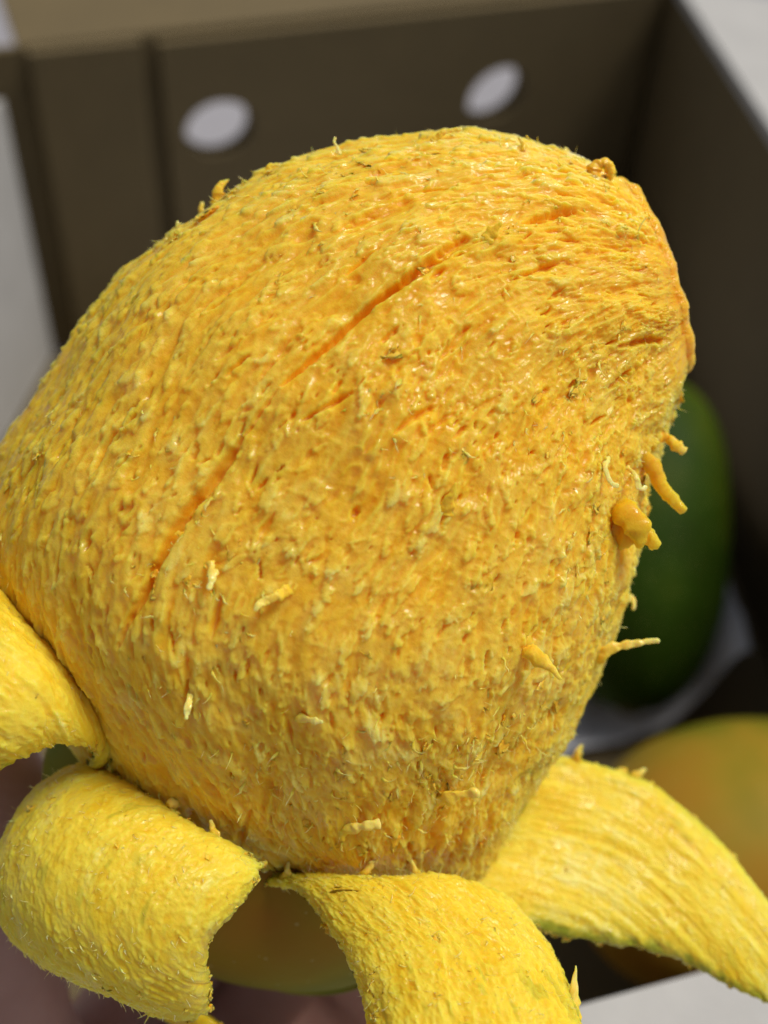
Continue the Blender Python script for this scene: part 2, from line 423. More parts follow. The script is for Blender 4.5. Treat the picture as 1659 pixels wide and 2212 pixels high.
def loft(Lp, Rp, ntn, phis, zc0, zc1, flat, cap0, cap1, shrink=0.972, nexp=2.0):
    """solid lofted through the two outlines; cap0/cap1 = (rings, dome in px, direction)"""
    Ls = arc_spline(np.hstack([Lp, Rp]), ntn)
    L, R = Ls[:, :2], Ls[:, 2:]
    C = (L + R) / 2; Hh = (R - L) / 2 * shrink
    hw = np.linalg.norm(Hh, axis=1)
    zc = np.linspace(zc0, zc1, ntn)
    def dome(c, h, z, k, push, dexp=2.4):
        q = np.linspace(0, 1, k + 1)[1:]; q = 1 - (1 - q) ** 1.0
        s = np.sqrt(np.clip(1 - (q * 0.999) ** dexp, 0, 1)); s = np.clip(s, 0.012, 1)
        return c + np.outer(q, push), h * s[:, None], np.full(k, z)
    c0, h0, z0 = dome(C[0], Hh[0], zc[0], *cap0); c1, h1, z1 = dome(C[-1], Hh[-1], zc[-1], *cap1)
    C = np.concatenate([c0[::-1], C, c1]); Hh = np.concatenate([h0[::-1], Hh, h1]); zc = np.concatenate([z0[::-1], zc, z1])
    hw = np.linalg.norm(Hh, axis=1)
    cx, sx = np.cos(phis), np.sin(phis)
    cxp = np.sign(cx) * np.abs(cx) ** (2 / nexp); sxp = np.sign(sx) * np.abs(sx) ** (2 / nexp)
    px = C[:, 0, None] + Hh[:, 0, None] * cxp; py = C[:, 1, None] + Hh[:, 1, None] * cxp
    hz = hw * flat * zc[:, None].ravel() / FPX
    zz = zc[:, None] - hz[:, None] * sxp
    # keep the outline in the plane of the ring, then push in depth at true size
    base = CAM + zc[:, None, None] * (FW + ((px - 829.5) / FPX)[..., None] * RT - ((py - 1106) / FPX)[..., None] * UP)
    return base + (zz - zc[:, None])[..., None] * FW

nfront, nback, ntn = 725, 130, 770
phis = np.concatenate([np.linspace(0, math.pi, nfront, endpoint=False), np.linspace(math.pi, 2 * math.pi, nback, endpoint=False)])
kc = 60
Pm = loft(LPX, RPX, ntn, phis, 0.1255, 0.134, 0.80, (kc, np.array([38, -15.]), 3.0), (40, np.array([20, 70.])))
NT_, NP_ = Pm.shape[:2]
dt = np.gradient(Pm, axis=0); dp = np.roll(Pm, -1, 1) - np.roll(Pm, 1, 1)
dp[:, :] *= 0.5
nrm = np.cross(dp, dt); nrm /= (np.linalg.norm(nrm, axis=2, keepdims=True) + 1e-12)
ctr = Pm.mean(1, keepdims=True)
if ((Pm - ctr) * nrm).sum(2)[NT_ // 2].mean() < 0: nrm = -nrm
ds = np.linalg.norm(dt, axis=2) + 1e-9; dw = np.linalg.norm(dp, axis=2) + 1e-9
s_al = np.cumsum(ds, axis=0)          # length along each meridian (m)
# coordinates for noise: along the grain, and two across it
tt = (np.arange(NT_) / NT_)[:, None] * 0.11 + 0 * ds
RR = 0.031
ax_, ay_ = np.cos(phis)[None] * RR + 0 * ds, np.sin(phis)[None] * RR + 0 * ds
# the grain wanders
wob = noise(tt * 60, ax_ * 60, ay_ * 60, 40) * 0.0018
ax2, ay2 = ax_ + wob, ay_ - wob

ragN = 1.3 * fbm(tt * 900, ax2 * 1700, ay2 * 1700, 3, 3, 0.7)
H = 0.0009 * fbm(tt * 70, ax2 * 130, ay2 * 130, 2, 50)                     # soft swellings
H += 0.00034 * fbm(tt * 190, ax2 * 520, ay2 * 520, 2, 55)                  # streaks along the grain
wx = 0.0006 * noise(tt * 500, ax2 * 700, ay2 * 700, 61); wy = 0.0004 * noise(tt * 500, ax2 * 700, ay2 * 700, 62)
spong = 1 - np.abs(noise((tt + wx) * 330, (ax2 + wy) * 900, (ay2 - wy) * 900, 60)) * 2
spong2 = 1 - np.abs(noise((tt - wx) * 800, (ax2 - wy) * 1700, (ay2 + wy) * 1700, 63)) * 2
spong3 = 1 - np.abs(noise((tt + wx * 1.5) * 210, (ax2 + wy * 2) * 560, (ay2 - wy * 2) * 560, 66)) * 2
H += 0.00018 * spong3 + 0.00015 * spong + 0.00012 * spong2
H += 0.00011 * ragN
H += 0.00006 * noise(tt * 2300, ax_ * 3000, ay_ * 3000, 70)
lay = np.full(H.shape, 0.54, np.float32) + 0.12 * fbm(tt * 150, ax2 * 420, ay2 * 420, 2, 75)
plus = np.zeros_like(H); minus = np.zeros_like(H)

cap_end = kc                                   # first ring of the flank
def stamp(i, j, la, lb, h, mode, skew=0.0, rag=1.3):
    a_s, b_s = ds[i, j], dw[i, j]
    ri, rj = int(la / a_s * 1.2) + 1, int(max(lb, abs(skew) * la) / b_s * 1.3) + 1
    if rj > 260 or ri > 300: return
    i0, i1 = max(0, i - ri), min(NT_, i + ri + 1); j0, j1 = max(0, j - rj), min(NP_, j + rj + 1)
    A = ((np.arange(i0, i1) - i) * a_s)[:, None]; B = ((np.arange(j0, j1) - j) * b_s)[None]
    A_, B_ = A - skew * B, B + skew * A
    x, y = A_ / la, B_ / lb
    m = 1 - x * x - y * y + rag * ragN[i0:i1, j0:j1]
    if mode > 0:        # a shred lying on the flesh, root up-grain, torn lip down-grain
        q = sstep(0.0, 0.22, m) * (0.25 + 0.75 * np.clip((x + 1) / 2, 0, 1)) * h
        np.maximum(plus[i0:i1, j0:j1], q, out=plus[i0:i1, j0:j1])
    else:               # a pore
        q = sstep(0.0, 0.7, m) * h
        np.maximum(minus[i0:i1, j0:j1], q, out=minus[i0:i1, j0:j1])

front_j = int(nfront * 1.0)
area = (ds * dw); area[:cap_end] *= 0.25; area[:, nfront:] *= 0.25
cdf = np.cumsum(area.ravel()); cdf /= cdf[-1]
def pick(n): 
    k = np.searchsorted(cdf, rng.random(n)); return k // NP_, k % NP_
I, J = pick(3600)
for i, j in zip(I, J):
    k = rng.random()
    la = 0.0003 + 0.0015 * k ** 2.2; stamp(i, j, la, la * rng.uniform(0.2, 0.5), rng.uniform(0.00009, 0.00026) * (0.7 + k), 1, rng.normal(0, 0.5))
I, J = pick(520)
for i, j in zip(I, J):          # bigger torn ridges
    k = rng.random(); la = 0.0009 + 0.0016 * k ** 1.6; stamp(i, j, la, la * rng.uniform(0.22, 0.5), rng.uniform(0.00022, 0.00050), 1, rng.normal(0, 0.35), 1.1)
I, J = pick(950)
for i, j in zip(I, J):
    k = rng.random(); la = 0.0003 + 0.0011 * k ** 2; stamp(i, j, la, la * rng.uniform(0.14, 0.35), rng.uniform(0.0003, 0.0008), -1, rng.normal(0, 0.25), 0.8)

# picture lookup: which vertex of the front shows at a pixel
ppx, ppy, ppz = proj(Pm.reshape(-1, 3)); ppx = ppx.reshape(NT_, NP_)[:, :nfront]; ppy = ppy.reshape(NT_, NP_)[:, :nfront]
def at(px, py):
    k = int(np.argmin((ppx - px) ** 2 + (ppy - py) ** 2)); return k // nfront, k % nfront

def groove(pts, wpx, depth, sharp=1.0):
    """a slit along the grain: pts in photograph pixels, width per point"""
    ij = np.array([at(*p) for p in pts], float); n = 260
    c = spline(ij, np.linspace(0, 1, n)); wv = np.interp(np.linspace(0, 1, n), np.linspace(0, 1, len(pts)), wpx) * 0.000025
    dv = 1.05 * depth * np.sin(np.linspace(0.06, 0.97, n) * math.pi) ** 0.5
    for (ci, cj), ww, de in zip(c, wv, dv):
        i, j = int(np.clip(ci, 0, NT_ - 1)), int(np.clip(cj, 0, NP_ - 1))
        ri, rj = int(1.6 * ww / ds[i, j]) + 2, int(1.8 * ww / dw[i, j]) + 2
        i0, i1, j0, j1 = max(0, i - ri), min(NT_, i + ri), max(0, j - rj), min(NP_, j + rj)
        A = ((np.arange(i0, i1) - ci) * ds[i, j])[:, None]; B = ((np.arange(j0, j1) - cj) * dw[i, j])[None]
        r = np.sqrt(A * A + B * B) / ww + 0.35 * ragN[i0:i1, j0:j1]
        q = de * sstep(1.4, 0.25, r)
        np.maximum(minus[i0:i1, j0:j1], q, out=minus[i0:i1, j0:j1])
groove([(1000, 524), (930, 572), (860, 622), (790, 672), (720, 732), (660, 787), (606, 836)], [22, 24, 17, 13, 13, 12, 5], 0.0017)
groove([(600, 840), (560, 890), (505, 965)], [7, 9, 6], 0.0006)
groove([(520, 945), (435, 1060), (380, 1135), (342, 1215), (303, 1300), (262, 1395)], [10, 24, 22, 20, 17, 9], 0.0016)
groove([(1235, 458), (1185, 472), (1128, 492)], [14, 20, 10], 0.0010)
groove([(985, 404), (925, 408), (860, 420)], [10, 14, 8], 0.0007)
groove([(1430, 735), (1385, 738), (1335, 748)], [16, 18, 10], 0.0011)
groove([(250, 935), (225, 975), (203, 1032)], [10, 13, 6], 0.0013)
groove([(105, 1000), (90, 1045), (85, 1085)], [7, 9, 5], 0.0009)
groove([(940, 880), (890, 905), (850, 935)], [12, 14, 6], 0.0008)
groove([(760, 850), (700, 880), (650, 910)], [9, 12, 6], 0.0008)
groove([(540, 770), (515, 790), (490, 815)], [8, 10, 5], 0.0009)
for k in range(9):
    x = rng.uniform(520, 1130); y = rng.uniform(1610, 1760); l = rng.uniform(60, 150)
    groove([(x, y), (x - 0.2 * l, y + 0.5 * l), (x - 0.38 * l + (900 - x) * 0.03, y + l)], [8, rng.uniform(14, 30), 8], rng.uniform(0.0002, 0.00055))
I, J = pick(70)
for i, j in zip(I, J):
    if j >= nfront or i < kc + 20: continue
    n = int(rng.uniform(0.0015, 0.005) / ds[i, j]); i2 = min(NT_ - 45, i + n)
    pts = [(ppx[q, j], ppy[q, j]) for q in (i, (i + i2) // 2, i2)]
    groove(pts, [5, rng.uniform(8, 20), 4], rng.uniform(0.0003, 0.0009))

# smooth wet gel along the cut tip
ring = np.arange(NT_)[:, None] + 0 * ds
tipm = sstep(kc + 75, kc - 15, ring + 40 * ragN + 30 * noise(tt * 60, ax_ * 160, ay_ * 160, 92))
smoothH = 0.0007 * fbm(Pm[..., 0] * 260, Pm[..., 1] * 260, Pm[..., 2] * 260, 3, 90)
pm = 1 - 0.75 * tipm
Hf = H * pm + smoothH * tipm + plus * pm - minus * (1 - 0.6 * tipm)
lay = lay + plus * 420 * pm + 0.12 * np.clip(spong, 0, 1) * pm + 0.12 * spong3 * pm - minus * 150 - 0.13 * tipm + 0.10 * noise(tt * 30, ax_ * 30, ay_ * 30, 91)
# fade to the poles so that the domes close cleanly
edge = sstep(0, 12, ring) * sstep(NT_ - 1, NT_ - 12, ring)
Pf = Pm + nrm * (Hf * edge)[..., None]
me = mesh_np('flesh', Pf.reshape(-1, 3), grid_faces(NT_, NP_, True)[:, ::-1], {'layer': np.clip(lay, 0, 1), 'wet': tipm * 0.9})
link('flesh', me, FLESH, mango)
# make sure the faces look outward
# ------------------------------------------------------------------ fibres
FV = []
def fibre_variant(seed, rings=7, sides=5, curl=0.5, flat=0.5, rag=0.3):
    g = np.random.default_rng(seed)
    u = np.linspace(0, 1, rings)
    lift = g.uniform(0.1, 0.5); cu = g.normal(-0.25, curl * 0.55); cv = g.normal(0, curl)
    ang = lift * 0.9 + cu * u * 1.6; yaw = cv * u * 1.5 + 0.25 * g.normal(size=rings)
    d = np.stack([np.cos(ang) * np.cos(yaw), np.cos(ang) * np.sin(yaw), np.sin(ang)], 1) / (rings - 1)
    c = np.concatenate([[[0, 0, 0]], np.cumsum(d[:-1], 0)]); c -= [0.04, 0, 0.05]
    wd = (1 - u ** 1.6 * 0.85) * (1 + rag * g.normal(size=rings)); wd = np.clip(wd, 0.12, 1.7); wd[-1] *= 0.3; wd[0] *= 1.5
    wd *= g.uniform(0.05, 0.10)
    rr = wd; q = np.linspace(0, 2 * math.pi, sides, endpoint=False) + g.uniform(0, 6)
    yv = np.stack([-np.sin(yaw), np.cos(yaw), 0 * yaw], 1); zv = np.cross(d / np.linalg.norm(d, axis=1, keepdims=True), yv)
    tw = g.normal(0, 0.6) * u
    V = c[:, None] + rr[:, None, None] * (np.cos(q + tw[:, None])[..., None] * yv[:, None] + flat * np.sin(q + tw[:, None])[..., None] * zv[:, None])
    V = V.reshape(-1, 3); F = grid_faces(rings, sides, True)
    end = np.array([[(rings - 1) * sides + a, (rings - 1) * sides + a + 1, (rings - 1) * sides + a + 2, (rings - 1) * sides + a + 2 + (1 if sides > 4 else 0)] for a in (0,)]) if False else np.zeros((0, 4), int)
    L = np.repeat(0.35 + 0.6 * u, sides)
    return V, F, L
VAR = [fibre_variant(100 + k, flat=0.2 + 0.35 * (k % 3) / 2, curl=0.6 + 0.2 * (k % 4), rag=0.5) for k in range(26)]
def sheet_variant(seed, nl=8, nw=7):
    g = np.random.default_rng(seed); u = np.linspace(0, 1, nl)[:, None]; v = np.linspace(-1, 1, nw)[None]
    reach = 0.55 + 0.45 * g.random((1, nw)); reach[0, 0] *= 0.5; reach[0, -1] *= 0.5          # torn fingers
    x = u * reach; wp = (0.26 + 0.10 * g.random()) * (1 - 0.35 * u ** 2) * (1 + 0.14 * g.normal(size=(nl, 1)))
    y = v * wp + 0.05 * g.normal(size=(nl, nw)) * u + g.normal() * 0.12 * u ** 2
    lift = g.uniform(0.0, 0.22); z = lift * x * (0.5 + g.uniform(-0.2, 0.5) * x) + 0.05 * g.normal(size=(nl, nw)) * u + g.normal() * 0.10 * v ** 2 * u
    A = np.stack([x + 0 * v, y, z - 0.05], -1).reshape(-1, 3); B = A.copy(); B[:, 2] -= 0.13 * (1.15 - np.repeat(u.ravel(), nw))
    n0 = nl * nw; F = grid_faces(nl, nw)
    bd = np.concatenate([np.arange(nw), np.arange(1, nl) * nw + nw - 1, (nl - 1) * nw + np.arange(nw - 2, -1, -1), np.arange(nl - 2, 0, -1) * nw])
    sk = np.stack([bd, bd + n0, np.roll(bd, -1) + n0, np.roll(bd, -1)], -1)
    L = np.repeat(0.15 + 0.6 * u.ravel(), nw)
    V = np.concatenate([A, B]); F = np.concatenate([F, F[:, ::-1] + n0, sk])
    if outward(V, F) < 0: F = F[:, ::-1]
    return V, F, np.concatenate([L, L])
NFB = len(VAR)
VAR += [sheet_variant(300 + k) for k in range(16)]
VME = [mesh_np('flesh_fibre', V, F, {'layer': L}, orient=False) for V, F, L in VAR]
for k, m in enumerate(VME): m.materials.append(FIBRE if k < NFB else FLAKE)

def frame(nv, tv, yaw):
    tv = tv - nv * (tv @ nv); tv /= np.linalg.norm(tv); bv = np.cross(nv, tv)
    x = tv * math.cos(yaw) + bv * math.sin(yaw); y = np.cross(nv, x)
    return np.stack([x, y, nv], 1)

def place_fibre(pos, Rm, length, width, k, parent):
    o = bpy.data.objects.new('flesh_fibre', VME[k]); COL.objects.link(o)
    o.parent = parent
    m = Matrix.Identity(4)
    for r in range(3):
        for c in range(3): m[r][c] = Rm[r, c] * (length, width, width)[c]
        m[r][3] = pos[r]
    o.matrix_world = m
    o.matrix_parent_inverse = parent.matrix_basis.inverted(); o.matrix_basis = m
    return o

def bake(items):
    Vs, Fs, Ls, off = [], [], [], 0
    for pos, Rm, length, width, k in items:
        V, F, L = VAR[k]; Vs.append(pos + (V * [length, width, width]) @ Rm.T); Fs.append(F + off); Ls.append(L); off += len(V)
    return np.concatenate(Vs), np.concatenate(Fs), np.concatenate(Ls)

I, J = pick(9500)
clump = noise(tt * 130, ax_ * 150, ay_ * 150, 44) + 0.6 * noise(tt * 40, ax_ * 45, ay_ * 45, 45)
items = []
for i, j in zip(I, J):
    if i < kc + 6 or j >= nfront + 25 or i > NT_ - 60 or clump[i, j] < rng.uniform(-0.5, 0.75): continue
    k = rng.random(); ln = 0.0005 + 0.0017 * k ** 2.2
    nv = nrm[i, j]; tv = dt[i, j]; Rm = frame(nv, tv, rng.normal(0, 0.75))
    wd = max(0.0014, ln * rng.uniform(0.7, 1.3)) * rng.uniform(0.8, 1.5); kind = int(rng.integers(NFB))
    if rng.random() < 0.26: kind = NFB + int(rng.integers(16)); ln = 0.0007 + 0.0019 * rng.random() ** 2.2; wd = ln * rng.uniform(0.7, 1.3)
    items.append((Pf[i, j] - nv * 0.00005, Rm, ln, wd, kind))
items.sort(key=lambda q: -q[2])
big, small = items[:250], items[250:]
for q in big: place_fibre(*q, mango)
def stuff(items, parent, lift=0.0):
    for nm, mt, sel in (('fine_fibres', FIBRE, [q for q in items if q[4] < NFB]), ('fine_flakes', FLAKE, [q for q in items if q[4] >= NFB])):
        if not sel: continue
        V, F, L = bake(sel)
        tag(link(nm, mesh_np(nm, V, F, {'layer': np.clip(L + lift, 0, 1)}, orient=False), mt, parent), kind='stuff')
stuff(small, mango)

def shred(pts, wpx, flat=0.42, parent=None, name='flesh_fibre', mat=None, tone=(0.3, 0.7), sides=12, seed=1, zoff=None, wob=0.18):
    """one torn shred: pts = photograph pixels, rooted in the flesh at the first; z offsets in mm towards the lens"""
    i, j = at(*pts[0]); z0 = proj(Pm[i, j][None])[2][0]
    zo = zoff if zoff is not None else np.linspace(-0.8, 2.0, len(pts))
    Q = np.array([P(x, y, z0 - o * 0.001) for (x, y), o in zip(pts, zo)])
    n = max(24, 10 * len(pts)); c = arc_spline(Q, n); u = np.linspace(0, 1, n)
    w = np.interp(u, np.linspace(0, 1, len(wpx)), wpx) * z0 / FPX
    w = w * (1 + wob * noise(u * 9, u * 0 + seed, u * 0, 8)); w[-1] *= 0.25
    tg = np.gradient(c, axis=0); tg /= np.linalg.norm(tg, axis=1, keepdims=True)
    vw = -FW; yv = np.cross(vw, tg); yv /= np.linalg.norm(yv, axis=1, keepdims=True); zv = np.cross(tg, yv)
    q = np.linspace(0, 2 * math.pi, sides, endpoint=False)
    V = c[:, None] + (w / 2)[:, None, None] * (np.cos(q)[None, :, None] * yv[:, None] + flat * np.sin(q)[None, :, None] * zv[:, None])
    V = V.reshape(-1, 3); F = grid_faces(n, sides, True)
    V = V + 0.00022 * np.stack([noise(V[:, 0] * 1400, V[:, 1] * 1400, V[:, 2] * 1400, 200 + q_ + seed) for q_ in (0, 1, 2)], 1) * np.minimum(1, np.repeat(w, sides) / 0.0012)[:, None]
    V = V + 0.00008 * np.stack([noise(V[:, 0] * 3800, V[:, 1] * 3800, V[:, 2] * 3800, 210 + q_ + seed) for q_ in (0, 1, 2)], 1) * np.minimum(1, np.repeat(w, sides) / 0.0008)[:, None]
    cap = np.array([[(n - 1) * sides + k, (n - 1) * sides + k + 1, (n - 1) * sides + sides - 2 - k, (n - 1) * sides + sides - 1 - k] for k in range(sides // 2 - 1)])
    F = np.concatenate([F, cap])
    return link(name, mesh_np(name, V, F, {'layer': np.repeat(np.linspace(*tone, n), sides)}, orient=False), mat or FIBRE, parent or mango)

shred([(1420, 945), (1440, 945), (1462, 962), (1481, 977)], [22, 22, 22, 20], zoff=[0, 0, 0.5, 0.5], tone=(0.1, 0.6), seed=1)
shred([(1385, 985), (1412, 1010), (1430, 1050), (1455, 1080), (1480, 1106)], [44, 40, 32, 28, 22], flat=0.7, zoff=[0, 0, 0, 0.5, 0.5], mat=FLESH, tone=(0.25, 0.55), seed=2)
shred([(1330, 1140), (1378, 1150), (1405, 1166), (1426, 1178)], [110, 74, 44, 20], flat=0.5, zoff=[-0.8, 0.3, 0.6, 0.8], mat=FLESH, tone=(0.2, 0.6), seed=3)
shred([(1330, 1085), (1352, 1110), (1376, 1140), (1384, 1185)], [60, 60, 46, 16], flat=0.4, zoff=[-0.8, 0.3, 0.6, 0.2], mat=FLESH, tone=(0.2, 0.5), seed=33)
shred([(1345, 1285), (1362, 1288), (1370, 1305), (1368, 1318)], [10, 11, 12, 8], zoff=[-0.5, 0, 0.5, 0.5], tone=(0.5, 0.9), seed=4)
shred([(1285, 1425), (1320, 1402), (1370, 1390), (1426, 1384)], [40, 22, 15, 11], zoff=[0, 0.8, 1.0, 1.0], tone=(0.35, 0.9), seed=5)
shred([(1130, 1385), (1150, 1412), (1185, 1440), (1214, 1468)], [34, 36, 26, 6], zoff=[-0.8, 1.2, 2.2, 2.6], tone=(0.2, 0.6), seed=6)
shred([(925, 1732), (965, 1724), (1000, 1716), (1037, 1712)], [30, 26, 21, 17], flat=0.5, zoff=[-0.6, 1.0, 1.8, 2.3], tone=(0.25, 0.7), seed=7, wob=0.4)
shred([(720, 1808), (750, 1792), (785, 1785), (822, 1778)], [36, 28, 24, 18], flat=0.5, zoff=[-0.6, 1.0, 1.6, 2.0], tone=(0.3, 0.8), seed=8, wob=0.5)
shred([(475, 435), (470, 412), (480, 398), (494, 388)], [42, 26, 12, 4], zoff=[-0.3, 0, 0, 0], tone=(0.2, 0.6), seed=9)
shred([(440, 470), (436, 452), (438, 436)], [18, 12, 6], zoff=[0, 0, 0], tone=(0.3, 0.7), seed=10)
shred([(388, 505), (383, 490), (385, 477)], [14, 9, 5], zoff=[0, 0, 0], tone=(0.5, 0.9), seed=11)
shred([(575, 380), (582, 358), (598, 356), (612, 362)], [22, 14, 9, 5], zoff=[0, 0, 0, 0], tone=(0.3, 0.7), seed=12)
shred([(735, 335), (728, 318), (722, 306), (724, 296)], [10, 7, 6, 5], zoff=[0, 0, 0, 0], tone=(0.8, 1.0), seed=13)
shred([(935, 306), (955, 288), (975, 283), (998, 279)], [18, 13, 10, 7], zoff=[0, 0, 0, 0], tone=(0.3, 0.7), seed=14)
shred([(1135, 325), (1128, 308), (1120, 296)], [20, 12, 5], zoff=[0, 0, 0], tone=(0.3, 0.7), seed=15)
shred([(1280, 385), (1285, 362), (1305, 352), (1318, 368), (1318, 390)], [34, 32, 30, 24, 12], flat=0.8, zoff=[0, 0, 0, 0, 0], tone=(0.0, 0.4), seed=16)
shred([(1040, 555), (1050, 525), (1068, 500), (1086, 480)], [40, 40, 24, 5], flat=0.25, zoff=[-0.4, 0.3, 0.5, 0.7], tone=(0.05, 0.35), seed=17)
shred([(890, 625), (900, 642), (915, 664)], [50, 32, 5], flat=0.25, zoff=[-0.5, 0.3, 0.6], mat=FLESH, tone=(0.5, 0.9), seed=18)
shred([(960, 1110), (972, 1075), (985, 1042)], [40, 24, 6], zoff=[-0.4, 0.4, 0.8], tone=(0.2, 0.5), seed=19)
shred([(1055, 1252), (1015, 1262), (965, 1280)], [50, 36, 8], zoff=[-0.5, 0.4, 0.8], tone=(0.1, 0.4), seed=20)
shred([(1315, 985), (1308, 1010), (1318, 1040), (1336, 1052)], [12, 12, 11, 8], zoff=[0, 1.2, 1.4, 1.2], tone=(0.7, 1.0), seed=21)
shred([(1355, 1010), (1372, 1025), (1382, 1055), (1398, 1050)], [12, 11, 10, 9], zoff=[0, 1.0, 1.2, 0.8], tone=(0.7, 1.0), seed=22)
shred([(455, 1215), (460, 1245), (450, 1275)], [18, 22, 8], zoff=[0, 1.2, 1.8], tone=(0.5, 0.9), seed=23)
shred([(625, 1268), (595, 1290), (560, 1305), (550, 1320)], [20, 24, 20, 10], zoff=[0, 1.0, 1.4, 1.6], tone=(0.3, 0.8), seed=24)
shred([(415, 1490), (408, 1520), (402, 1555)], [16, 16, 9], zoff=[0, 1.0, 1.5], tone=(0.6, 1.0), seed=25)
shred([(640, 1548), (670, 1556), (698, 1560)], [26, 18, 9], zoff=[0, 1.2, 1.8], tone=(0.5, 0.9), seed=26)

# ------------------------------------------------------------------ what is left of the skin round the stalk end
LS = [(112, 1560), (88, 1640), (102, 1740), (175, 1860), (280, 1985), (420, 2075), (560, 2115)]
RS = [(1165, 1700), (1130, 1760), (1090, 1830), (1040, 1910), (970, 1985), (880, 2060), (790, 2110)]
ph2 = np.linspace(0, 2 * math.pi, 160, endpoint=False)
Ps = loft(LS, RS, 110, ph2, 0.1375, 0.139, 0.66, (1, np.array([0., 0.])), (14, np.array([30, 18.])))
cen = Ps.mean((0, 1))
Ps = Ps[1:]
Pin = Ps + (cen - Ps) * 0.03
n1 = len(Ps) * 160
F1 = grid_faces(len(Ps), 160, True)
j = np.arange(160); rimf = np.stack([j, (j + 1) % 160, (j + 1) % 160 + n1, j + n1], -1)
Vc = np.concatenate([Ps.reshape(-1, 3), Pin.reshape(-1, 3)])
me = mesh_np('skin', Vc, np.concatenate([F1[:, ::-1], F1 + n1, rimf]))
tag(link('skin', me, SKIN_HELD, mango), 'brown and green skin left on the stalk end')

# ------------------------------------------------------------------ peel strips
def edge3(pts, n, jag=0.0, seed=0, out=None):
    e = arc_spline([P(*p) for p in pts], n)
    return e

